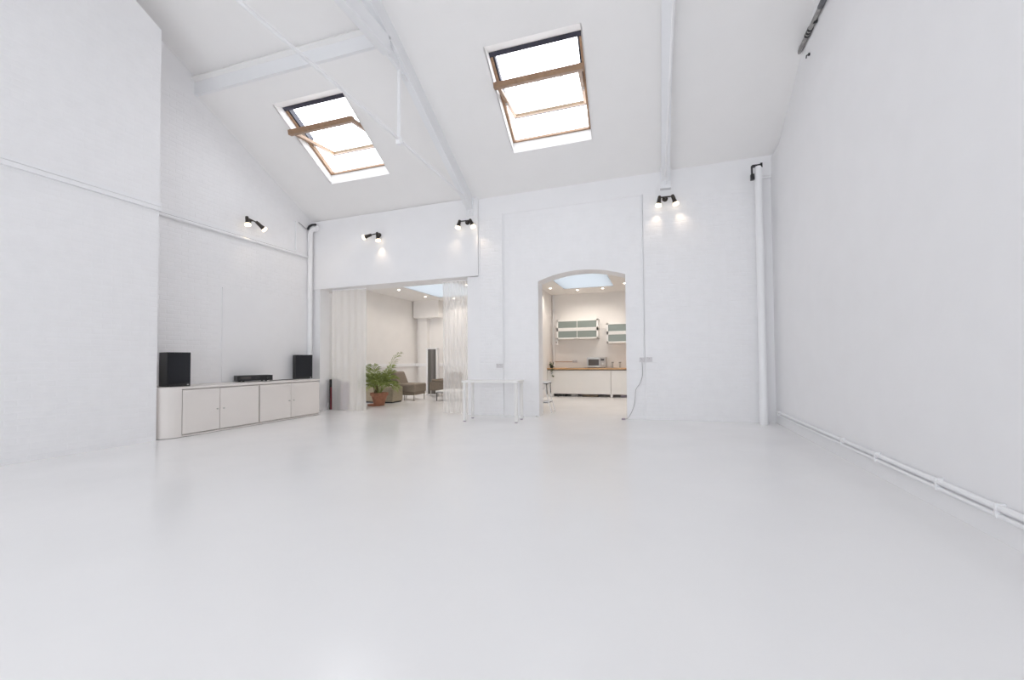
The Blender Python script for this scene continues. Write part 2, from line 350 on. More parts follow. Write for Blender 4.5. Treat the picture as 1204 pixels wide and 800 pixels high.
# portals only tell the renderer where the sky comes in
def portal(center, ux, vy, sx, sy, into):
    d = bpy.data.lights.new('sky_portal', 'AREA'); d.shape = 'RECTANGLE'; d.size = sx; d.size_y = sy; d.cycles.is_portal = True
    o = bpy.data.objects.new('sky_portal', d); C.objects.link(o)
    z = -Vector(into).normalized(); x = Vector(ux).normalized(); y = z.cross(x).normalized()
    mm = Matrix((x, y, z)).transposed().to_4x4(); mm.translation = center; o.matrix_world = mm
    o['kind'] = 'structure'; o['label'] = 'unseen render portal marking where sky light enters'
for (a, b, vf0, vf1, vi0, vi1) in sky:
    portal(RP((a + b) / 2, (vf0 + vf1) / 2, OFF + 0.30), RU, RV, b - a + 0.25, vf1 - vf0 + 0.35, -RN)
for a, b in added_rear_wins:
    portal(Vector(((a + b) / 2, YE - 0.32, (WZ0 + WZ1) / 2)), (1, 0, 0), (0, 0, 1), b - a, WZ1 - WZ0, (0, 1, 0))
# deep trimmer beam over the left bay
xa, xb = XL, xs
mb = MB()
pa = [Vector((xa, foldy(xa) - 0.02, roofz(xa, foldy(xa)) - 0.02)), Vector((xb, foldy(xb) - 0.02, roofz(xb, foldy(xb)) - 0.02))]
mb.hexa([pa[0], pa[1], pa[1] + Vector((0, 0.12, 0)), pa[0] + Vector((0, 0.12, 0)), pa[0] + Vector((0, 0, 0.36)), pa[1] + Vector((0, 0, 0.36)), pa[1] + Vector((0, 0.12, 0.36)), pa[0] + Vector((0, 0.12, 0.36))])
struct(mb, 'trim_1', M['steelpaint'], 'deep white horizontal beam across the ceiling left of the truss', 'beam')

# ------------------------------------------------------------------ roof trusses
def truss(x, zt, label, w=0.13, dp=0.30, post=True, collar=True, tie_r=0.022):
    yb = W(x, 0, 0).y
    t = thing('roof_truss', label, 'truss', (x, yb, 0), 0, 'roof trusses')
    L = lambda X, Y, Z: (X - x, Y - yb, Z)
    r = MB(); y1 = foldy(x); 
    def seg(ya, za, yb_, zb_, d=dp, ww=w):
        P = [L(x - ww / 2, ya, za - d), L(x + ww / 2, ya, za - d), L(x + ww / 2, yb_, zb_ - d), L(x - ww / 2, yb_, zb_ - d),
             L(x - ww / 2, ya, za + 0.03), L(x + ww / 2, ya, za + 0.03), L(x + ww / 2, yb_, zb_ + 0.03), L(x - ww / 2, yb_, zb_ + 0.03)]
        return P
    P = seg(yb + 0.08, roofz(x, yb + 0.08), y1, roofz(x, y1)); r.hexa(P)
    P = seg(y1, roofz(x, y1), YR, up_z(x, YR)); r.hexa(P)
    r.build('rafter', M['steelpaint'], t)
    s_ = MB(); s_.box(L(x - w / 2 - 0.02, yb - 0.02, roofz(x, yb) - 0.42), L(x + w / 2 + 0.02, yb + 0.09, roofz(x, yb) - 0.02))
    for k, dz in enumerate((0.12, 0.27)):
        s_.lathe([(0.028, 0), (0.028, 0.03), (0.012, 0.035)], 8, L(x, yb - 0.02, roofz(x, yb) - 0.05 - dz), (0, -1, 0))
    s_.build('wall_shoe', M['steelpaint'], t)
    MB().tube([L(x, yb + 0.02, zt - 0.05), L(x, yb - 3.9, zt), L(x, -2.0, zt)], tie_r, 10).build('tie_rod', M['pipe'], t, smooth=True)
    if post:
        MB().tube([L(x, 5.65, zt - 0.08), L(x, 5.65, roofz(x, 5.65) - dp + 0.05)], 0.028, 10).build('king_rod', M['pipe'], t, smooth=True)
        MB().lathe([(0.045, 0), (0.045, 0.12)], 10, L(x, 5.65, zt - 0.1)).build('rod_nut', M['pipe'], t, smooth=True)
    if collar:
        c = MB(); c.box(L(x - w / 2, 0.2, 5.83), L(x + w / 2, 5.33, 6.08)); c.build('collar_beam', M['steelpaint'], t)
        g = MB(); g.prism([L(x - 0.02, 5.3, 5.83), L(x - 0.02, 5.05, 6.08), L(x - 0.02, 5.2, 6.2), L(x - 0.02, 5.95, 5.75)], (0.04, 0, 0)); g.build('gusset_plate', M['steelpaint'], t)
    return t
truss(-3.80, 4.70, 'white painted roof truss with tie rod and upright beside the left skylight')
truss(0.22, 4.72, 'white painted roof truss seen edge-on right of the larger skylight', w=0.15, post=False, collar=False, tie_r=0.016)

# ------------------------------------------------------------------ the two centre-pivot skylights
def skylight(k, a, b, vf0, vf1, label, th, la, lb, ph):
    o0 = RP(a, vf0, OFF)
    t = thing('window_%d' % k, label, 'skylight', o0); t['kind'] = 'structure'
    Wd, L = b - a, vf1 - vf0
    P = lambda u, v, n_: tuple(RU * u + RV * v + RN * n_)
    def bar(mb_, u0, u1, v0, v1, n0, n1):
        mb_.hexa([P(u0, v0, n0), P(u1, v0, n0), P(u1, v1, n0), P(u0, v1, n0), P(u0, v0, n1), P(u1, v0, n1), P(u1, v1, n1), P(u0, v1, n1)])
    f = 0.045
    fr = MB(); bar(fr, 0, f, 0, L, -0.01, 0.08); bar(fr, Wd - f, Wd, 0, L, -0.01, 0.08); bar(fr, 0, Wd, 0, 0.022, -0.01, 0.05)
    fr.build('fixed_frame', M['wood'], t)
    al = MB(); bar(al, 0, Wd, L - 0.07, L, -0.012, 0.14); bar(al, f, f + 0.03, L * 0.5, L, 0.02, 0.14); bar(al, Wd - f - 0.03, Wd - f, L * 0.5, L, 0.02, 0.14)
    al.build('head_flashing', M['alu'], t)
    # sash turning about the pivot
    sv, sn = cos(th), -sin(th)
    def Q(u, v, n_): return P(u, ph + v * sv - n_ * sn, 0.05 + v * sn + n_ * sv)
    def sbar(mb_, u0, u1, v0, v1, n0, n1):
        mb_.hexa([Q(u0, v0, n0), Q(u1, v0, n0), Q(u1, v1, n0), Q(u0, v1, n0), Q(u0, v0, n1), Q(u1, v0, n1), Q(u1, v1, n1), Q(u0, v1, n1)])
    i = 0.05; sw = 0.055
    sb = MB(); sbar(sb, i, i + sw, -lb, la, -0.03, 0.03); sbar(sb, Wd - i - sw, Wd - i, -lb, la, -0.03, 0.03)
    s0 = sb.build('sash', M['wood'], t)
    tb = MB(); sbar(tb, i - 0.04, Wd - i + 0.04, la - 0.085, la + 0.01, -0.055, 0.04); tb.build('top_rail', M['wood'], s0, bevel=0.012)
    bb = MB(); sbar(bb, i, Wd - i, -lb, -lb + 0.055, -0.03, 0.02); bb.build('bottom_rail', M['woodl'], s0)
    cl = MB(); sbar(cl, i, Wd - i, -lb - 0.04, -lb + 0.0, -0.03, 0.045); sbar(cl, i, i + 0.03, -lb, la, 0.03, 0.045); sbar(cl, Wd - i - 0.03, Wd - i, -lb, la, 0.03, 0.045)
    cl.build('sash_cladding', M['alu'], s0)
    vb = MB(); sbar(vb, i + 0.1, Wd - i - 0.1, la - 0.10, la - 0.085, -0.045, -0.03)
    for uu in (0.25, 0.5, 0.75): sbar(vb, Wd * uu - 0.02, Wd * uu + 0.02, la - 0.11, la - 0.07, -0.05, -0.03)
    vb.build('vent_bar', M['chrome'], s0)
    gl = MB(); sbar(gl, i + sw, Wd - i - sw, -lb + 0.05, la - 0.07, -0.002, 0.002); gl.build('pane', M['glass'], s0)
    hb = MB()
    for uu in (f - 0.005, Wd - f - 0.03): bar(hb, uu, uu + 0.035, ph - 0.06, ph + 0.06, 0.02, 0.07)
    hb.build('pivot_hinge', M['chrome'], t)
    return t
for k, sk in enumerate(sky):
    skylight(k + 1, sk[0], sk[1], sk[2], sk[3], ('smaller left skylight with its wooden sash tilted open', 'larger skylight near the middle with its wooden sash tilted open')[k],
             radians(36), 0.62, 0.64, (sk[3] - sk[2]) / 2 - 0.035)

# ------------------------------------------------------------------ rooms behind the back wall
ZC = 3.395; YW = 14.05
def cgrid(x0, x1, holes):
    mb_ = MB(); xs_ = sorted({x0, x1, *[h[0] for h in holes], *[h[1] for h in holes]}); ys_ = sorted({8.75, YW + 0.1, *[h[2] for h in holes], *[h[3] for h in holes]})
    for i in range(len(xs_) - 1):
        for j in range(len(ys_) - 1):
            cx, cy = (xs_[i] + xs_[i + 1]) / 2, (ys_[j] + ys_[j + 1]) / 2
            if any(h[0] < cx < h[1] and h[2] < cy < h[3] for h in holes): continue
            mb_.box((xs_[i], ys_[j], ZC), (xs_[i + 1], ys_[j + 1], ZC + 0.12))
    for (a, b, c, d) in holes:
        mb_.box((a - 0.02, c, ZC + 0.1), (a, d, ZC + 0.16)); mb_.box((b, c, ZC + 0.1), (b + 0.02, d, ZC + 0.16))
    return mb_
hl, hk = (-7.15, -5.35, 10.1, 13.06), (-2.70, -1.18, 10.3, 12.95)
struct(cgrid(-8.8, -3.36, [hl]), 'ceiling_lounge', M['warmwall'], 'flat ceiling of the lounge with a skylight', 'ceiling')
struct(cgrid(-3.36, 1.3, [hk]), 'ceiling_kitchen', M['warmwall'], 'flat ceiling of the kitchen with a skylight', 'ceiling')
for k, (a, b, c, d) in enumerate((hl, hk)):
    w_ = thing('window_%d' % (k + 3), ('opal flat skylight in the lounge ceiling', 'opal flat skylight in the kitchen ceiling')[k], 'skylight', (a, c, ZC + 0.002)); w_['kind'] = 'structure'
    MB().box((0, 0, 0.0), (b - a, d - c, 0.010)).build('pane', M['opal'], w_)
    # roof kerb around the panel
fl = MB(); fl.box((-8.8, 13.9, 0), (-3.40, 14.25, ZC)); struct(fl, 'wall_lounge_back', M['warmwall'], 'far white wall of the lounge', 'wall')
struct(MB().box((-8.8, 8.55, 0), (-8.55, 14.2, ZC)), 'wall_lounge_left', M['warmwall'], 'left white wall of the lounge', 'wall')
struct(MB().box((-3.47, 8.85, 0), (-3.36, 14.2, ZC)), 'wall_partition', M['warmwall'], 'white wall between lounge and kitchen', 'wall')
struct(MB().box((-3.36, YW, 0), (1.3, 14.25, ZC)), 'wall_kitchen_back', M['warmwall'], 'far white wall of the kitchen', 'wall')
struct(MB().box((1.2, 9.0, 0), (1.35, 14.2, ZC)), 'wall_kitchen_right', M['warmwall'], 'right white wall of the kitchen', 'wall')
mb = MB(); wallbox(mb, -8.9, 1.6, 3.0, ZC + 0.2, T - 0.3, T + 0.02)
# boxed-in soffit and thin column in the lounge corner
struct(MB().box((-8.5, 13.55, 2.77), (-7.45, 13.9, ZC)), 'trim_2', M['warmwall'], 'boxed white soffit high in the lounge corner', 'soffit')
struct(MB().box((-8.36, 13.72, 0), (-8.02, 13.9, 2.77)), 'trim_3', M['warmwall'], 'slim white column under the soffit', 'column')

# downlights
def downlight(x, y, label, e=34, room='kitchen'):
    t = thing('downlight', label, 'downlight', (x, y, ZC), 0, 'recessed downlights in the %s ceiling' % room)
    MB().lathe([(0.055, -0.006), (0.055, 0.0), (0.038, 0.0), (0.038, -0.006)], 20).build('bezel', M['plastic'], t, smooth=True)
    MB().lathe([(0.036, -0.014), (0.037, -0.004)], 16).build('bulb', M['down'], t)
    d = bpy.data.lights.new('downlight_beam', 'SPOT'); d.energy = e; d.color = (1.0, 0.90, 0.80); d.spot_size = radians(150); d.spot_blend = 0.8; d.shadow_soft_size = 0.05
    o = bpy.data.objects.new('downlight_beam', d); C.objects.link(o); o.parent = t; o.location = (0, 0, -0.03)
E_K, E_L = 38, 32
for x, y, l in ((-3.06, 12.63, 'downlight left of the kitchen skylight'), (-2.33, 13.25, 'downlight behind the left half of the kitchen skylight'), (-1.54, 13.23, 'downlight behind the right half of the kitchen skylight'), (-0.83, 12.58, 'downlight at the right edge of the arch')):
    downlight(x, y, l, E_K)
for x, y, l in ((-7.54, 11.2, 'downlight left of the lounge skylight, nearest the lintel'), (-7.50, 12.72, 'downlight beside the far left corner of the lounge skylight'), (-6.77, 13.44, 'downlight behind the lounge skylight, seen through the curtain'), (-5.22, 11.16, 'downlight seen at the edge of the right jamb')):
    downlight(x, y, l, E_L, 'lounge')
for x, y, l in ((-5.0, 13.3, 'added unseen lounge downlight farthest back, right of the skylight'), (-4.2, 11.5, 'added unseen lounge downlight by the partition, halfway back'), (-4.3, 9.6, 'added unseen lounge downlight just behind the right curtain')):  # extra lounge downlights out of view, added to keep the light even
    downlight(x, y, l, E_L, 'lounge')
for x, y, l in ((0.2, 11.5, 'added unseen kitchen downlight right of the skylight, beyond the arch edge'), (-0.5, 9.8, 'added unseen kitchen downlight just behind the right side of the arch')):  # more unseen downlights, added to brighten the kitchen evenly
    downlight(x, y, l, E_K)

# ------------------------------------------------------------------ twin spotlights on the walls
def twin(loc, nrm, bar_dir, blen, heads, label, E=5.0):
    """loc: plate centre on the wall; nrm into the room; heads: (offset along the bar, direction, length)"""
    t = thing('twin_spotlight', label, 'spotlight', loc, 0, 'black twin spotlights on the walls')
    n_ = Vector(nrm).normalized(); bd = Vector(bar_dir).normalized()
    MB().lathe([(0.052, 0), (0.052, 0.018), (0.036, 0.035), (0.016, 0.04), (0.016, 0.12)], 18, (0, 0, 0), n_).build('wall_plate', M['bronze'], t, smooth=True)
    o0 = n_ * 0.12
    lo, hi = blen
    MB().tube([o0 + bd * lo, o0 + bd * hi], 0.014, 8).build('bar', M['bronze'], t, smooth=True)
    for off, dr, ln in heads:
        d_ = Vector(dr).normalized(); p = o0 + bd * off
        h = MB(); h.lathe([(0.022, -0.03), (0.03, -0.02), (0.034, 0.02), (0.036, ln * 0.55), (0.047, ln)], 16, p, d_)
        ho = h.build('lamp_head', M['bronze'], t, smooth=True)
        q = p + d_ * ln
        MB().lathe([(0.040, -0.02), (0.052, 0.012), (0.060, 0.032), (0.056, 0.050), (0.036, 0.060), (0.008, 0.063)], 16, q, d_).build('bulb', M['bulb'], ho, smooth=True)
        ld = bpy.data.lights.new('lamp_beam', 'SPOT'); ld.energy = E; ld.color = (1.0, 0.80, 0.58); ld.spot_size = radians(84); ld.spot_blend = 1.0; ld.shadow_soft_size = 0.035
        lo_ = bpy.data.objects.new('lamp_beam', ld); C.objects.link(lo_); lo_.parent = ho
        lo_.rotation_mode = 'QUATERNION'; lo_.rotation_quaternion = d_.to_track_quat('-Z', 'Y'); lo_.location = q + d_ * 0.075
ub = Vector((1, TANB, 0)).normalized()
twin(Vector((XL, 6.38, 4.08)), (1, 0, 0), (0.0, 1, -0.12), (-0.15, 0.12), ((-0.13, (0.10, 0.08, -1.0), 0.11), (0.10, (0.25, 0.8, -0.62), 0.15)), 'black twin spotlight above the trunking on the left recess wall')
twin(W(-6.03, 4.10, 0.0), NF, ub + Vector((0, 0, 0.12)), (-0.16, 0.03), ((-0.16, (-1.0, -0.25, -0.32), 0.13), (0.02, (0.10, 0.12, -1.0), 0.13)), 'black twin spotlight over the middle of the wide curtained opening')
twin(W(-3.85, 4.19, 0.0), NF, ub, (-0.15, 0.12), ((-0.14, (-0.28, -0.06, -1.0), 0.11), (0.11, (0.42, 0.10, -1.0), 0.12)), 'black twin spotlight on the wall below the foot of the roof truss')
twin(W(0.21, 4.28, 0.05), NF, ub, (-0.13, 0.15), ((-0.11, (-0.14, 0.06, -1.0), 0.12), (0.13, (0.36, 0.10, -1.0), 0.13)), 'black twin spotlight right of the arched opening')

# ------------------------------------------------------------------ pipes and trunking
t = thing('cable_trunking', 'white cable trunking running level along the left pier', 'trunking', (XP, 0, 3.55))
MB().box((0, -2, -0.055), (0.05, 4.31, 0.005)).build('duct', M['plastic'], t, bevel=0.004)
MB().box((0, -2, 0.013), (0.035, 4.31, 0.07)).build('upper_duct', M['plastic'], t, bevel=0.004)
MB().box((0, -2, 0.003), (0.012, 4.31, 0.016)).build('dark_joint', M['shadowgap'], t)
t = thing('cable_trunking', 'white cable trunking on the recess wall turning up before the downpipe', 'trunking', (XL, 0, 3.72))
MB().box((0, 4.32, 0.0), (0.04, 7.62, 0.055)).build('duct', M['plastic'], t, bevel=0.003)
MB().box((0, 7.56, 0.055), (0.04, 7.62, 0.74)).build('riser', M['plastic'], t, bevel=0.003)
MB().box((0, 4.32, -0.003), (0.038, 7.56, 0.001)).build('dark_joint', M['shadowgap'], t)
tag(MB().tube([(XL + 0.034, 4.32, 3.686), (XL + 0.034, 7.885, 3.686)], 0.03, 10).build('conduit_pipe', M['pipe'], smooth=True), 'thin white pipe just under the trunking on the recess wall', 'pipe')
tag(MB().tube([(XL + 0.02, 7.635, 4.45), (XL + 0.03, 7.72, 4.41), (XL + 0.05, 7.84, 4.34)], 0.012, 6).build('cable', M['greyc'], smooth=True), 'grey cable sloping from the trunking top to the left downpipe', 'cable')
t = thing('downpipe', 'white square-looking downpipe in the left corner beside the curtained opening', 'downpipe', (-7.835, 7.95, 0))
MB().tube([(0, 0, 0.0), (0, 0, 4.22), (0.012, 0.005, 4.30), (0.05, 0.02, 4.36), (0.12, 0.03, 4.375)], 0.056, 16).build('pipe', M['pipe'], t, smooth=True)
MB().tube([(0.10, 0.03, 4.375), (0.19, 0.035, 4.375)], 0.064, 16).build('collar', M['pipe'], t, smooth=True)
mbk = MB(); mbk.tube([(-0.05, -0.03, 4.36), (-0.0, -0.03, 4.43), (0.08, -0.03, 4.455), (0.19, -0.02, 4.455)], 0.026, 8); mbk.build('black_gasket', M['dark'], t, smooth=True)
t = thing('downpipe', 'tall white round downpipe near the right corner', 'downpipe', (1.79, 8.54, 0))
MB().lathe([(0.062, 0.0), (0.062, 4.60), (0.050, 4.63)], 20).build('pipe', M['pipe'], t, smooth=True)
MB().lathe([(0.072, 0.0), (0.072, 0.42), (0.064, 0.44)], 20).build('base_sleeve', M['pipe'], t, smooth=True)
bk = MB(); bk.box((-0.10, -0.03, 4.63), (0.055, 0.03, 4.665)); bk.box((0.03, -0.04, 4.60), (0.062, 0.04, 4.68)); bk.box((-0.115, -0.02, 4.42), (-0.09, 0.02, 4.655)); bk.box((-0.125, -0.035, 4.40), (-0.07, 0.035, 4.50))
bk.build('black_bracket', M['dark'], t)
t = thing('grey_pipe', 'bare weathered grey pipe high along the right wall', 'pipe', (2.10, 7.27, 5.76))
MB().tube([(0, 0, 0), (0, -5.2, 0)], 0.030, 14).build('pipe', M['lead'], t, smooth=True)
MB().tube([(0, -0.86, 0), (0, -1.6, 0)], 0.035, 14).build('sleeve', M['leadd'], t, smooth=True)
for q in (0.34, 0.40, 0.46):
    MB().tube([(0, -q, 0), (0, -q - 0.03, 0)], 0.036, 14).build('black_band', M['dark'], t, smooth=True)
MB().box((-0.01, -0.66, -0.04), (0.036, -0.62, 0.03)).build('clip', M['dark'], t)
t = thing('wall_hook', 'tiny dark hook on the upper right wall beside the grey pipe', 'hook', (XR + 0.085, 6.95, 5.50))
MB().lathe([(0.02, 0), (0.02, 0.02)], 10, (0, 0, 0), (-1, 0, 0)).build('plate', M['dark'], t)
MB().tube([(-0.01, 0, 0), (-0.04, 0, -0.01), (-0.045, 0, -0.05)], 0.008, 6).build('hook_bend', M['dark'], t)
t = thing('skirting_pipes', 'pair of thin white pipes clipped low along the right wall', 'pipes', (XR, 0, 0))
MB().tube([(-0.030, 8.62, 0.222), (-0.030, 0.4, 0.222)], 0.022, 10).build('upper_pipe', M['pipe'], t, smooth=True)
MB().tube([(-0.030, 8.62, 0.172), (-0.030, 0.4, 0.172)], 0.017, 10).build('lower_pipe', M['pipe'], t, smooth=True)
for y in (8.5, 5.85, 5.05, 4.1, 3.5):
    c = MB(); c.box((-0.054, y, 0.16), (-0.001, y + 0.018, 0.25)); c.build('pipe_clip', M['plastic'], t)
# thin vertical conduits on the back wall
for s_, z0, z1, d, lab in ((-3.60, 3.05, 4.35, 0.0, 'thin white conduit at the edge of the lintel wall'), (-3.07, 1.12, 4.33, 0.10, 'thin white conduit down to the socket by the table'), (-0.22, 1.2, 4.42, 0.10, 'thin white conduit down to the sockets right of the arch')):
    dd = d - 0.014 if s_ != -3.60 else 0.036
    if s_ == -3.60: s_ = -3.595
    tag(MB().tube([W(s_, z0, dd), W(s_, z1, dd)], 0.013, 8).build('conduit', M['pipe'], smooth=True), lab, 'conduit')

# ------------------------------------------------------------------ sockets
def socket(loc, rz, w, label, plugs=(), m_='socket'):
    t = thing('wall_socket', label, 'socket', loc, rz)
    MB().box((-w / 2, -0.028, -0.045), (w / 2, 0.0, 0.045)).build('box', M[m_], t, bevel=0.004)
    ng = 2 if w > 0.13 else 1
    for k in range(ng):
        cx = 0 if ng == 1 else (-w / 4 + k * w / 2)
        f = MB(); f.box((cx - 0.006, -0.031, 0.010), (cx + 0.006, -0.027, 0.020)); f.box((cx - 0.017, -0.031, -0.014), (cx - 0.010, -0.027, -0.008)); f.box((cx + 0.010, -0.031, -0.014), (cx + 0.017, -0.027, -0.008))
        f.build('pin_holes', M['shadowgap'], t)
        MB().box((cx - 0.03, -0.0325, 0.026), (cx - 0.018, -0.028, 0.038)).build('switch', M['greyc'], t)
    return t
RZ = math.atan(TANB)
socket(W(-3.155, 1.06, 0.045), RZ, 0.14, 'white double socket on the wall above the small table')
p = W(-0.262, 1.165, 0.10); socket(p, RZ, 0.09, 'white single socket box with a cable plugged in, right of the arch')
p2 = W(-0.13, 1.17, 0.05); socket(p2, RZ, 0.12, 'white socket box on the brick pier, right of the plugged one')
cb = [W(-0.262, 1.12, 0.05), W(-0.255, 0.98, 0.05), W(-0.26, 0.85, 0.055), W(-0.31, 0.70, 0.06), W(-0.385, 0.58, 0.07), W(-0.40, 0.42, 0.07), W(-0.42, 0.28, 0.06), W(-0.47, 0.14, 0.05), W(-0.54, 0.03, 0.02), W(-0.60, 0.012, -0.03)]
def smooth_pts(P, n_=5):
    out = []
    for i in range(len(P) - 1):
        p0, p1, p2, p3 = P[max(i - 1, 0)], P[i], P[i + 1], P[min(i + 2, len(P) - 1)]
        for k in range(n_):
            t_ = k / n_; out.append(0.5 * ((2 * p1) + (p2 - p0) * t_ + (2 * p0 - 5 * p1 + 4 * p2 - p3) * t_ ** 2 + (3 * p1 - p0 - 3 * p2 + p3) * t_ ** 3))
    return out + [P[-1]]
t = thing('power_cable', 'thin grey cable hanging from the socket right of the arch to the floor', 'cable', W(-0.60, 0, -0.03))
MB().tube([q - W(-0.60, 0, -0.03) for q in smooth_pts(cb)], 0.006, 6).build('cord', M['greyc'], t, smooth=True)
MB().box((-0.06, -0.035, 0.0), (0.01, 0.02, 0.03)).build('plug', M['mauve'], t, bevel=0.005)

# ------------------------------------------------------------------ long low cabinets on the left
X0, X1 = -7.88, -7.08; CT = 0.79
def cabinet(y0, y1, ysplit, label, rounded):
    t = thing('cabinet', label, 'cabinet', (X0, y0, 0), 0, 'low white cabinets along the left wall')
    D = X1 - X0; L = y1 - y0; out = []
    if rounded:
        r = 0.27; out = [(0, 0)] + [(D - r + r * sin(a), r - r * cos(a)) for a in [i * pi / 2 / 12 for i in range(13)]] + [(D, L), (0, L)]
        ys = 0.30
    else:
        out = [(0, 0), (D, 0), (D, L), (0, L)]; ys = 0.012
    body = MB(); body.box((0, 0.28 if rounded else 0.0, 0.03), (D - 0.05, L, CT - 0.033)); body.build('carcass', M['cab'], t)
    MB().prism([(x - 0.012 if x > 0.1 else x, y + (0.004 if y < 0.05 else 0), 0.0) for x, y in out], (0, 0, 0.03)).build('plinth', M['shadowgap'], t, smooth=True)
    MB().prism([(x, y, CT - 0.032) for x, y in out], (0, 0, 0.032)).build('top', M['cab'], t, smooth=True)
    MB().prism([(x - 0.0, y, 0.008) for x, y in out], (0, 0, 0.022)).build('base_strip', M['cab'], t, smooth=True)
    if rounded:
        c = MB(); r2 = r - 0.02; inn = [(D - 0.02, ys - 0.006), (D - 0.02, r)] + [(D - r + r2 * sin(a), r - r2 * cos(a)) for a in [i * pi / 2 / 12 for i in range(11, -1, -1)]] + [(0, 0.02)]
        oo = [(0, 0)] + out[1:14] + [(D, ys - 0.006)]; ii = inn[::-1]
        for q in range(len(oo) - 1):
            p_, q_ = oo[q], oo[q + 1]; a_, b_ = ii[min(q, len(ii) - 1)], ii[min(q + 1, len(ii) - 1)]
            c.add([(p_[0], p_[1], 0.03), (q_[0], q_[1], 0.03), (q_[0], q_[1], CT - 0.032), (p_[0], p_[1], CT - 0.032)], [(0, 1, 2, 3)])
            c.add([(a_[0], a_[1], 0.03), (b_[0], b_[1], 0.03), (b_[0], b_[1], CT - 0.032), (a_[0], a_[1], CT - 0.032)], [(3, 2, 1, 0)])
        me_o = c.build('curved_end', M['cab'], t, smooth=True)
        import bmesh
        bm_ = bmesh.new(); bm_.from_mesh(me_o.data); bmesh.ops.remove_doubles(bm_, verts=bm_.verts, dist=0.0005); bm_.to_mesh(me_o.data); bm_.free()
        for p_ in me_o.data.polygons: p_.use_smooth = True
    for k, (a, b) in enumerate(((ys, ysplit - y0), (ysplit - y0, L))):
        d = MB().box((D - 0.03, a + 0.005, 0.046), (D, b - 0.005, CT - 0.049)).build('door', M['cab'], t, bevel=0.002)
        ky = b - 0.055 if k == 0 else a + 0.055
        MB().lathe([(0.006, 0), (0.006, 0.015), (0.013, 0.022), (0.011, 0.03)], 12, (D, ky, 0.39), (1, 0, 0)).build('knob', M['chrome'], d, smooth=True)
    return t
cabinet(4.31, 5.97, 5.22, 'low white cabinet with a rounded left end, nearer of the two', True)
cabinet(5.975, 7.47, 6.70, 'low white cabinet with a square end, farther of the two beside the downpipe', False)
# speakers
def speaker(loc, rz, w, d, h, label):
    t = thing('loudspeaker', label, 'loudspeaker', loc, rz, 'black loudspeakers on the cabinets')      # front faces local -y
    MB().box((-w / 2, -d / 2 + 0.012, 0), (w / 2, d / 2, h)).build('box', M['spkbody'], t, bevel=0.006)
    MB().box((-w / 2 + 0.006, -d / 2 - 0.004, 0.05), (w / 2 - 0.006, -d / 2 + 0.012, h - 0.006)).build('grille', M['spk'], t, bevel=0.006)
    MB().box((w / 2 - 0.05, -d / 2 + 0.004, 0.018), (w / 2 - 0.025, -d / 2 + 0.013, 0.036)).build('badge', M['chrome'], t)
speaker((-7.46, 4.74, CT), radians(78), 0.32, 0.32, 0.555, 'large black loudspeaker on the rounded end of the near cabinet')
speaker((-7.72, 7.62, CT), radians(60), 0.36, 0.30, 0.545, 'black loudspeaker on the far end of the cabinets by the downpipe')
t = thing('amplifier', 'flat black hi-fi amplifier on the middle of the cabinets', 'amplifier', (-7.68, 6.33, CT), radians(66))
MB().box((-0.31, -0.16, 0.022), (0.31, 0.16, 0.125)).build('case', M['blackplastic'], t, bevel=0.004)
MB().box((-0.31, -0.172, 0.022), (0.31, -0.16, 0.125)).build('front_panel', M['spkbody'], t, bevel=0.002)
MB().box((-0.26, -0.175, 0.065), (-0.08, -0.17, 0.095)).build('display', M['microglass'], t)
for kx in (0.06, 0.22): MB().lathe([(0.022, 0), (0.02, 0.02)], 16, (kx, -0.172, 0.075), (0, -1, 0)).build('knob', M['blackplastic'], t, smooth=True)
for fx in (-0.2, 0.2):
    for fy in (-0.12, 0.12): MB().lathe([(0.022, 0), (0.022, 0.023)], 10, (fx, fy, 0)).build('foot', M['blackplastic'], t)
pts = [Vector(q) for q in ((-7.50, 6.56, CT + 0.008), (-7.48, 6.72, CT + 0.008), (-7.52, 6.85, CT + 0.008), (-7.47, 6.98, CT + 0.008), (-7.50, 7.15, CT + 0.008), (-7.56, 7.30, CT + 0.008))]
tag(MB().tube(smooth_pts(pts), 0.008, 6).build('speaker_cable', M['blackplastic'], smooth=True), 'black cable lying on the cabinet top between amplifier and far loudspeaker', 'cable')
pts = [Vector(q) for q in ((-7.36, 7.50, 0.10), (-7.30, 7.62, 0.03), (-7.22, 7.75, 0.012), (-7.12, 7.83, 0.03), (-7.12, 7.95, 0.08), (-7.20, 8.03, 0.16))]
pts = [Vector((-7.66, 7.485, 0.20)), Vector((-7.60, 7.60, 0.10)), Vector((-7.52, 7.75, 0.012)), Vector((-7.42, 7.90, 0.012)), Vector((-7.40, 8.03, 0.10)), Vector((-7.40, 8.09, 0.2))]
tag(MB().tube(smooth_pts(pts), 0.006, 6).build('floor_cable', M['plastic'], smooth=True), 'thin white cable looping from the cabinet end to the jamb', 'cable')

# ------------------------------------------------------------------ small white table
t = thing('table', 'small white table on four legs against the wall between the openings', 'table', (-3.03, 7.70, 0), 0.09)
tw, td, th_ = 1.11, 0.56, 0.785
MB().box((-tw / 2, -td / 2, th_ - 0.034), (tw / 2, td / 2, th_)).build('tabletop', M['tabletop'], t, bevel=0.004)
for sx in (-1, 1):
    for sy in (-1, 1):
        lx, ly = sx * (tw / 2 - 0.045), sy * (td / 2 - 0.045)
        lg = MB().lathe([(0.033, 0.02), (0.033, th_ - 0.034)], 16, (lx, ly, 0)).build('leg', M['tabletop'], t, smooth=True)
        MB().lathe([(0.026, 0.0), (0.028, 0.02)], 12, (lx, ly, 0)).build('foot', M['mauve'], lg, smooth=True)

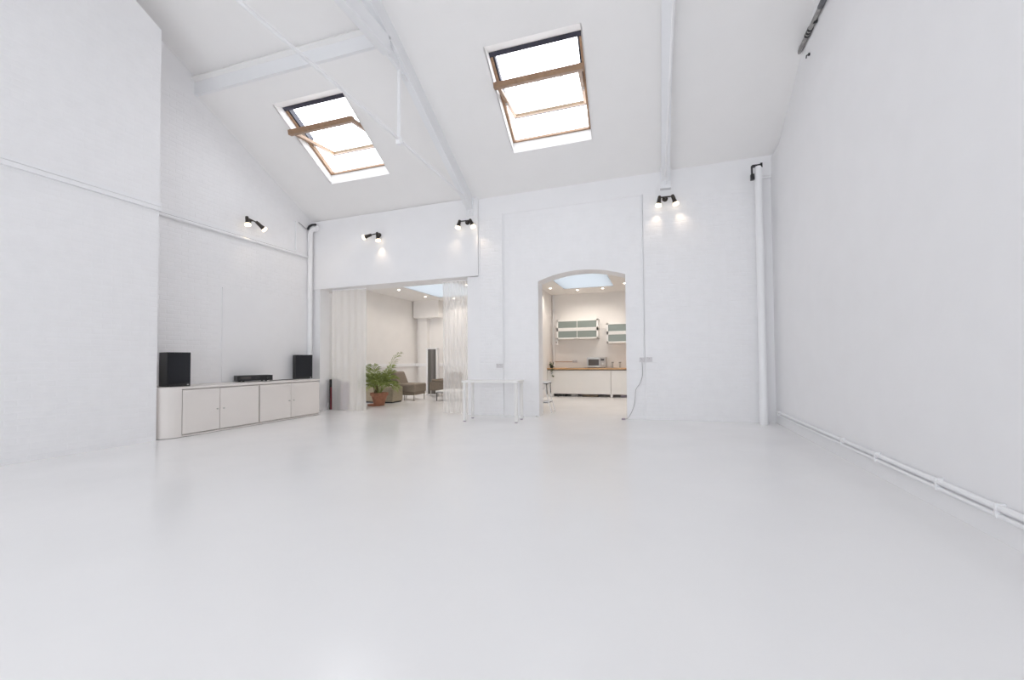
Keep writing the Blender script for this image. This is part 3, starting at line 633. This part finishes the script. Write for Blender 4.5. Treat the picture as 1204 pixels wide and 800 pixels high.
# ------------------------------------------------------------------ curtains
def curtain(s0, s1, ztop, zbot, d, waves, amp, label):
    t = thing('curtain', label, 'curtain', W((s0 + s1) / 2, 0, d), 0, 'sheer white curtains in the wide opening')
    o = W((s0 + s1) / 2, 0, d); nx, nz = waves * 12, 14; vs_, fs = [], []
    for j in range(nz + 1):
        zz = ztop + (zbot - ztop) * j / nz; fl_ = 0.85 + 0.3 * j / nz
        for i in range(nx + 1):
            f = i / nx; s = s0 + (s1 - s0) * f
            a = amp * fl_ * (sin(2 * pi * waves * f) + 0.35 * sin(2 * pi * waves * 0.37 * f + 1.3 + 0.5 * j / nz))
            vs_.append(W(s + 0.012 * sin(j * 0.5 + i * 0.2) * f, zz, d + a) - o)
    for j in range(nz):
        for i in range(nx): a = j * (nx + 1) + i; fs.append((a, a + 1, a + nx + 2, a + nx + 1))
    mm = MB(); mm.add(vs_, fs); c = mm.build('cloth', M['sheer'], t)
    for p in c.data.polygons: p.use_smooth = True
    MB().tube([W(s0, ztop + 0.015, d) - o, W(s1, ztop + 0.015, d) - o], 0.012, 8).build('header_tape', M['plastic'], t, smooth=True)
curtain(-7.44, -6.49, 2.90, 0.015, 0.17, 5, 0.016, 'sheer white curtain panel at the left end of the wide opening')
curtain(-4.52, -3.90, 2.95, 0.015, 0.17, 6, 0.022, 'sheer white pleated curtain gathered at the right jamb')

# boards standing behind the left curtain
for k, (s_, d0, m_, w_, h_, lean, lab) in enumerate(((-7.615, 0.30, 'dark', 0.034, 0.74, 0.0, 'black portfolio board nearest the left jamb beside the curtain'),
        (-7.565, 0.27, 'red', 0.026, 0.55, 0.0, 'dark red portfolio board beside the black one'),
        (-7.50, 0.30, 'greyc', 0.03, 0.70, -0.03, 'pale grey portfolio board behind the curtain edge'),
        (-7.38, 0.30, 'dark', 0.014, 0.55, -0.06, 'thin dark board leaning outward behind the curtain'),
        (-7.30, 0.30, 'mauve', 0.03, 0.66, 0.02, 'mauve board, farthest from the jamb behind the curtain'))):
    b = MB(); b.hexa([W(s_, 0, d0), W(s_ + w_, 0, d0), W(s_ + w_, 0, d0 + 0.30), W(s_, 0, d0 + 0.30),
                      W(s_ + lean, h_, d0), W(s_ + w_ + lean, h_, d0), W(s_ + w_ + lean, h_, d0 + 0.30), W(s_ + lean, h_, d0 + 0.30)])
    tag(b.build('portfolio_board', M[m_]), lab, 'board', 'boards standing behind the left curtain')

# ------------------------------------------------------------------ lounge furniture
def rbox(mb_, a, b): return mb_.box(a, b)
t = thing('lounge_chair', 'low taupe armless lounge chair on steel legs behind the palm', 'chair', (-7.13, 11.16, 0), radians(4))
o = MB().box((-0.36, -0.36, 0.235), (0.36, 0.40, 0.50)).build('seat', M['fabric'], t, bevel=0.035)
MB().box((-0.33, -0.33, 0.165), (0.33, 0.37, 0.235)).build('seat_base', M['fabric'], t, bevel=0.01)
bkm = MB(); bkm.hexa([(-0.46, -0.30, 0.48), (-0.22, -0.30, 0.46), (-0.22, 0.38, 0.46), (-0.46, 0.38, 0.48), (-0.52, -0.26, 0.86), (-0.36, -0.26, 0.86), (-0.36, 0.34, 0.86), (-0.52, 0.34, 0.86)])
bkm.build('back_cushion', M['fabric'], t, bevel=0.045)
for lx, ly in ((-0.30, -0.31), (0.31, -0.31), (0.31, 0.35), (-0.30, 0.35), (0.0, -0.31)):
    MB().box((lx - 0.011, ly - 0.011, 0), (lx + 0.011, ly + 0.011, 0.168)).build('leg', M['chrome'], t)
t = thing('lounge_chair', 'taupe lounge chair half hidden by the right curtain', 'chair', (-6.64, 12.62, 0), radians(-4))
MB().box((-0.44, -0.38, 0.20), (0.42, 0.38, 0.49)).build('seat', M['fabric'], t, bevel=0.035)
MB().box((-0.36, -0.37, 0.49), (0.14, 0.36, 0.575)).build('seat_cushion', M['fabric'], t, bevel=0.03)
MB().box((0.14, -0.37, 0.40), (0.42, 0.36, 0.80)).build('back_cushion', M['fabric'], t, bevel=0.04)
for lx, ly in ((-0.40, -0.33), (0.38, -0.33), (0.38, 0.33), (-0.40, 0.33)):
    MB().box((lx - 0.012, ly - 0.012, 0), (lx + 0.012, ly + 0.012, 0.202)).build('leg', M['chrome'], t)
t = thing('ottoman', 'olive-beige upholstered block seat behind the potted palm', 'ottoman', (-7.50, 10.33, 0), radians(3))
MB().box((-0.52, -0.28, 0.03), (0.50, 0.28, 0.45)).build('cushion', M['fabric2'], t, bevel=0.04)
MB().box((-0.48, -0.25, 0.0), (0.46, 0.25, 0.03)).build('plinth', M['dark'], t)
t = thing('coffee_table', 'low white coffee table on thin dark legs beside the right curtain', 'coffee table', (-5.72, 11.45, 0), radians(3))
MB().box((-0.46, -0.42, 0.255), (0.46, 0.42, 0.300)).build('tabletop', M['tabletop'], t, bevel=0.004)
MB().box((-0.44, -0.40, 0.235), (0.44, 0.40, 0.255)).build('frame', M['blackplastic'], t)
for lx in (-0.43, -0.20, 0.43):
    for ly in (-0.39, 0.39): MB().box((lx - 0.011, ly - 0.011, 0), (lx + 0.011, ly + 0.011, 0.236)).build('leg', M['blackplastic'], t)
t = thing('tower_heater', 'tall white-framed heater with a grey ribbed front by the lounge wall', 'heater', (-7.40, 13.02, 0), radians(8))
fr = MB(); fr.box((-0.20, -0.10, 0), (-0.135, 0.12, 1.61)); fr.box((0.165, -0.10, 0), (0.20, 0.12, 1.61)); fr.box((-0.20, -0.10, 1.585), (0.20, 0.12, 1.62)); fr.box((-0.20, 0.08, 0), (0.20, 0.12, 1.61)); fr.box((-0.2, -0.1, 0), (0.2, 0.12, 0.03))
fr.build('casing', M['plastic'], t)
for k in range(9):
    xx = -0.130 + k * 0.0335
    MB().box((xx, -0.085 + 0.01 * (k % 2), 0.03), (xx + 0.024, 0.06, 1.585)).build('rib', M['meshl'] if 3 <= k <= 5 else M['mesh'], t)
MB().box((-0.135, 0.04, 0.03), (0.165, 0.08, 1.585)).build('back_plate', M['dark'], t)
t = thing('dado_trunking', 'white cable trunking at waist height round the lounge walls', 'trunking', (-8.55, 13.9, 0.975))
a_ = MB().box((0, -5.2, 0), (0.055, 0, 0.115)).build('duct', M['plastic'], t, bevel=0.005)
MB().box((0.53, -0.05, 0), (5.05, 0, 0.115)).build('duct', M['plastic'], t, bevel=0.005)
MB().box((0.05, -0.20, 0), (0.58, -0.18, 0.115)).build('duct', M['plastic'], t, bevel=0.005)
t = thing('wall_plug', 'black plug with a hanging cable in the lounge trunking', 'plug', (-7.66, 13.84, 1.07))
MB().box((-0.035, -0.05, -0.03), (0.035, 0.01, 0.03)).build('plug_body', M['blackplastic'], t, bevel=0.006)
MB().tube(smooth_pts([Vector(q) for q in ((0, -0.03, -0.02), (-0.01, -0.05, -0.15), (0.03, -0.04, -0.35), (0.05, -0.04, -0.6), (0.04, -0.05, -0.9), (0.10, -0.06, -1.04))]), 0.008, 6).build('cord', M['blackplastic'], t, smooth=True)

# potted palm
t = thing('potted_palm', 'leafy green palm in a terracotta pot by the left curtain', 'plant', (-6.97, 9.45, 0))
MB().lathe([(0.15, 0.0), (0.215, 0.012), (0.225, 0.045), (0.21, 0.045), (0.14, 0.02)], 28, (-0.06, -0.05, 0)).build('saucer', M['terracotta'], t, smooth=True)
MB().lathe([(0.13, 0.022), (0.205, 0.27), (0.232, 0.272), (0.236, 0.345), (0.215, 0.345), (0.205, 0.30)], 28).build('pot', M['terracotta'], t, smooth=True)
MB().lathe([(0.208, 0.295), (0.05, 0.315)], 20).build('soil', M['soil'], t)
st = MB()
for k in range(9):
    a = random.uniform(0, 2 * pi); r0 = random.uniform(0.02, 0.11)
    st.tube([(r0 * cos(a), r0 * sin(a), 0.29), (r0 * 1.3 * cos(a), r0 * 1.3 * sin(a), 0.48 + random.random() * 0.15)], 0.014, 6, 0.008)
st.build('stems', M['stem'], t, smooth=True)
def frond(az, length, rise, droop, base_r=0.05, nl=22, z0=0.34, ll=0.26):
    f = MB(); P = []; n_ = 16; d = Vector((cos(az), sin(az), 0)); side = Vector((-sin(az), cos(az), 0))
    for i in range(n_ + 1):
        u_ = i / n_; out = length * (u_ ** 1.25) * (1 - rise * 0.5); zz = z0 + length * (rise * u_ - droop * u_ ** 2.6)
        P.append(d * (base_r + out * 0.75) + Vector((0, 0, zz)))
    f.tube(P, 0.007, 5, 0.002)
    for k in range(nl):
        u_ = 0.28 + 0.72 * k / (nl - 1); x = u_ * n_; i = min(int(x), n_ - 1); p = P[i].lerp(P[i + 1], x - i); tg = (P[i + 1] - P[i]).normalized()
        L_ = ll * (0.55 + 0.75 * sin(pi * min(1, (u_ - 0.2) / 0.85))) * random.uniform(0.85, 1.1)
        for sg in (-1, 1):
            dr = (side * sg * 0.75 + tg * 0.75 + Vector((0, 0, random.uniform(-0.25, 0.12)))).normalized()
            m1 = p + dr * L_ * 0.5 + Vector((0, 0, 0.012)); e = p + dr * L_ + Vector((0, 0, -0.22 * L_)); wv = tg * 0.011
            up_ = Vector((0, 0, 0.003))
            f.add([p - wv * 0.4, m1 - wv, e, m1 + wv, p + wv * 0.4, m1 + up_], [(0, 1, 5), (1, 2, 5), (2, 3, 5), (3, 4, 5), (4, 0, 5)])
    f.build('frond', M['leaf'], t)
fr_spec = []
for k in range(26):
    az = k * 2.4 + random.uniform(-0.2, 0.2); hi = k / 25
    fr_spec.append((az, 0.72 + 0.22 * random.random(), 0.55 + 0.5 * hi, 0.42 - 0.18 * hi + random.uniform(-0.05, 0.05)))
for az, ln_, ri, dr_ in fr_spec: frond(az, ln_, ri, dr_, nl=20, ll=0.24)
frond(0.05, 1.35, 0.98, 0.22, nl=15, ll=0.24)

# ------------------------------------------------------------------ kitchen
KY = 13.32
t = thing('kitchen_counter', 'white kitchen counter front with a recessed dark gap at its foot', 'counter', (-3.36, KY, 0))
Lc = 4.3
MB().box((0.0, 0.0, 0.095), (2.02, 0.02, 0.84)).build('front_panel', M['tabletop'], t, bevel=0.002)
MB().box((2.03, 0.0, 0.095), (Lc, 0.02, 0.84)).build('front_panel', M['tabletop'], t, bevel=0.002)
MB().box((0.0, 0.02, 0.095), (Lc, 0.72, 0.115)).build('base_board', M['tabletop'], t)
MB().box((0.0, 0.35, 0.0), (Lc, 0.37, 0.10)).build('plinth', M['shadowgap'], t)
for xx in (0.02, 0.13, 2.00, 4.2): MB().box((xx, 0.0, 0.0), (xx + 0.07, 0.07, 0.097)).build('leg', M['tabletop'], t)
for xx, ww, mm in ((0.34, 0.24, 'blackplastic'), (0.75, 0.2, 'greyc'), (1.1, 0.5, 'fabric'), (2.3, 0.16, 'mauve'), (2.55, 0.18, 'terracotta')):
    MB().box((xx, 0.16, 0.0), (xx + ww, 0.30, 0.075)).build('stored_box', M[mm], t)
MB().box((0.0, 0.06, 0.84), (Lc, 0.09, 0.866)).build('rail', M['shadowgap'], t)  # dark strip painting in the shadow line below the worktop overhang
t = thing('worktop', 'beech kitchen worktop on the white counter', 'worktop', (-3.36, KY - 0.04, 0.868))
MB().box((0, 0, 0), (Lc, 0.77, 0.045)).build('slab', M['oak'], t, bevel=0.003)
KT = 0.868 + 0.045
t = thing('microwave', 'silver microwave oven on the kitchen worktop', 'microwave', (-1.82, 13.80, KT))
MB().box((-0.30, -0.18, 0.012), (0.30, 0.20, 0.335)).build('case', M['chrome'], t, bevel=0.006)
dd = MB().box((-0.295, -0.20, 0.02), (0.12, -0.18, 0.33)).build('door', M['chrome'], t, bevel=0.004)
MB().box((-0.25, -0.204, 0.075), (0.085, -0.199, 0.275)).build('door_glass', M['microglass'], dd)
MB().box((0.095, -0.225, 0.05), (0.112, -0.20, 0.30)).build('handle', M['greyc'], dd)
cp = MB().box((0.125, -0.20, 0.02), (0.295, -0.18, 0.33)).build('control_panel', M['greyc'], t)
MB().box((0.15, -0.204, 0.235), (0.25, -0.199, 0.285)).build('display', M['blackplastic'], cp)
MB().lathe([(0.03, 0), (0.027, 0.02)], 16, (0.205, -0.20, 0.13), (0, -1, 0)).build('dial', M['chrome'], cp, smooth=True)
for fx in (-0.25, 0.25):
    for fy in (-0.14, 0.16): MB().lathe([(0.015, 0), (0.015, 0.013)], 8, (fx, fy, 0)).build('foot', M['blackplastic'], t)
for xx, lab in ((-1.33, 'chrome pillar tap nearer the microwave'), (-1.10, 'chrome pillar tap nearer the arch edge')):
    t = thing('tap', lab, 'tap', (xx, 13.86, KT), 0, 'pair of pillar taps at the kitchen sink')
    MB().lathe([(0.03, 0), (0.022, 0.02), (0.018, 0.12), (0.026, 0.13), (0.026, 0.16), (0.01, 0.17)], 14).build('body', M['chrome'], t, smooth=True)
    MB().tube([(0, 0, 0.10), (0, -0.05, 0.13), (0, -0.10, 0.125), (0, -0.12, 0.09)], 0.011, 8).build('spout', M['chrome'], t, smooth=True)
    MB().tube([(-0.035, 0, 0.175), (0.035, 0, 0.175)], 0.009, 8).build('handle', M['blackplastic'], t, smooth=True)
t = thing('hob', 'flat dark glass hob left of the microwave', 'hob', (-2.45, 13.62, KT))
MB().box((-0.28, -0.22, 0), (0.28, 0.22, 0.008)).build('glass_plate', M['blackplastic'], t)
MB().box((-0.29, -0.23, 0), (0.29, -0.22, 0.010)).build('rim', M['chrome'], t)
def wall_cab(x0, x1, z0, z1, label):
    t = thing('wall_cabinet', label, 'wall cabinet', (x0, 13.72, z0), 0, 'white glass-fronted wall cabinets')
    w_, h_, d_ = x1 - x0, z1 - z0, 0.33; b = MB(); e = 0.018
    b.box((0, 0, 0), (w_, d_, e)); b.box((0, 0, h_ - e), (w_, d_, h_)); b.box((0, 0, 0), (e, d_, h_)); b.box((w_ - e, 0, 0), (w_, d_, h_)); b.box((0, d_ - 0.01, 0), (w_, d_, h_)); b.box((0, 0.01, h_ / 2 - 0.01), (w_, d_, h_ / 2 + 0.01))
    b.build('body', M['tabletop'], t)
    for r in range(2):
        za, zb = r * h_ / 2 + 0.003, (r + 1) * h_ / 2 - 0.003; q = 0.05
        fm = MB(); fm.box((0, -0.02, za), (w_, 0, za + q)); fm.box((0, -0.02, zb - q), (w_, 0, zb)); fm.box((0, -0.02, za), (q, 0, zb)); fm.box((w_ - q, -0.02, za), (w_, 0, zb)); fm.box((w_ / 2 - 0.008, -0.018, za + q), (w_ / 2 + 0.008, -0.002, zb - q))
        f_ = fm.build('flap_door', M['tabletop'], t)
        for c_ in range(2):
            xa = q if c_ == 0 else w_ / 2 + 0.008; xb_ = w_ / 2 - 0.008 if c_ == 0 else w_ - q
            MB().box((xa, -0.012, za + q), (xb_, -0.008, zb - q)).build('pane', M['frost'], f_)
        if r == 0: MB().box((w_ / 2 - 0.09, -0.04, za + 0.01), (w_ / 2 + 0.09, -0.02, za + 0.028)).build('handle', M['chrome'], f_)
    for k in range(6):
        xx = 0.12 + k * (w_ - 0.24) / 5
        MB().lathe([(0.03, 0), (0.05, 0.05), (0.055, 0.11), (0.05, 0.11)], 12, (xx, 0.16, e + (0 if k % 2 else h_ / 2 - 0.0))).build('stored_cup', M['mauve' if k % 2 else 'greyc'], t, smooth=True)
wall_cab(-3.12, -1.76, 1.855, 2.50, 'white wall cabinet with frosted glass flaps above the microwave')
wall_cab(-1.49, -0.20, 1.70, 2.35, 'white wall cabinet, mounted lower and cut off by the arch edge')
socket((-2.58, 14.05, 1.125), 0, 0.17, 'white double socket above the kitchen worktop')
tag(MB().tube([(-3.32, 14.04, 1.12), (-2.665, 14.04, 1.12)], 0.014, 8).build('conduit', M['conduitpink'], smooth=True), 'pinkish conduit running to the kitchen socket', 'conduit')
tag(MB().tube([(-3.29, 14.01, 0.93), (-3.29, 14.01, 3.39)], 0.028, 10).build('riser_pipe', M['plastic'], smooth=True), 'upright pipe in the left kitchen corner', 'pipe')
t = thing('switch_box', 'small grey switch box beside the kitchen riser pipe', 'switch', (-3.20, 14.05, 1.77))
MB().box((-0.05, -0.05, -0.08), (0.05, 0, 0.10)).build('box', M['plastic'], t, bevel=0.004)
MB().box((-0.02, -0.056, -0.02), (0.02, -0.049, 0.03)).build('switch', M['greyc'], t)
# trailing plant at the worktop end
t = thing('trailing_plant', 'small trailing ivy at the left end of the worktop', 'plant', (-3.24, 13.42, KT + 0.001))
MB().lathe([(0.045, 0), (0.065, 0.10), (0.06, 0.10)], 14).build('pot', M['dark'], t, smooth=True)
lf = MB()
for k in range(46):
    a = random.uniform(0, 2 * pi); u_ = random.random()
    if k < 20: c = Vector((0.07 * cos(a), 0.05 * sin(a), 0.10 + 0.10 * u_))
    else: c = Vector((0.06 + random.uniform(-0.05, 0.06), -0.17 + random.uniform(-0.03, 0.02), 0.08 - 0.36 * u_))
    r = random.uniform(0.018, 0.034); q = Vector((random.uniform(-1, 1), random.uniform(-1, 0.2), random.uniform(-0.3, 1))).normalized(); s1_ = q.orthogonal().normalized(); s2_ = q.cross(s1_)
    lf.add([c - s1_ * r, c + s2_ * r * 0.7 + q * 0.004, c + s1_ * r * 1.3, c - s2_ * r * 0.7 + q * 0.004], [(0, 1, 2), (0, 2, 3)])
lf.tube([(0, 0, 0.09), (0.04, -0.12, 0.12), (0.06, -0.17, 0.04), (0.06, -0.17, -0.28)], 0.004, 5)
lfo = lf.build('leaves', M['leaf2'], t); lfo['kind'] = 'stuff'
# step ladder
t = thing('step_ladder', 'small white folding step ladder just inside the arch', 'ladder', (-2.40, 9.22, 0), radians(0))
def rail(a, b, m_='plastic', r=0.011, nm='leg'): MB().tube([a, b], r, 8).build(nm, M[m_], t, smooth=True)
for yy in (-0.17, 0.17):
    rail((-0.28, yy, 0.0), (0.02, yy, 0.68)); rail((0.21, yy, 0.0), (0.04, yy, 0.66))
    rail((0.11, yy, 0.42), (0.10, yy, 0.66), 'blackplastic', 0.009, 'hinge_bar')
MB().box((-0.06, -0.19, 0.66), (0.12, 0.19, 0.70)).build('top_step', M['plastic'], t, bevel=0.006)
MB().box((-0.08, -0.18, 0.645), (0.125, 0.18, 0.66)).build('step_tread', M['blackplastic'], t)
MB().box((-0.18, -0.17, 0.24), (0.13, 0.17, 0.265)).build('step', M['plastic'], t, bevel=0.004)
MB().box((-0.17, -0.165, 0.225), (0.13, 0.165, 0.24)).build('step_tread', M['blackplastic'], t)
# small floor bolt at the foot of the arch jamb
tag(MB().lathe([(0.025, 0), (0.022, 0.02), (0.01, 0.025)], 12, W(-2.36, 0, 0.03)).build('door_stop', M['chrome'], smooth=True), 'tiny metal door stop at the left foot of the arch', 'door stop')
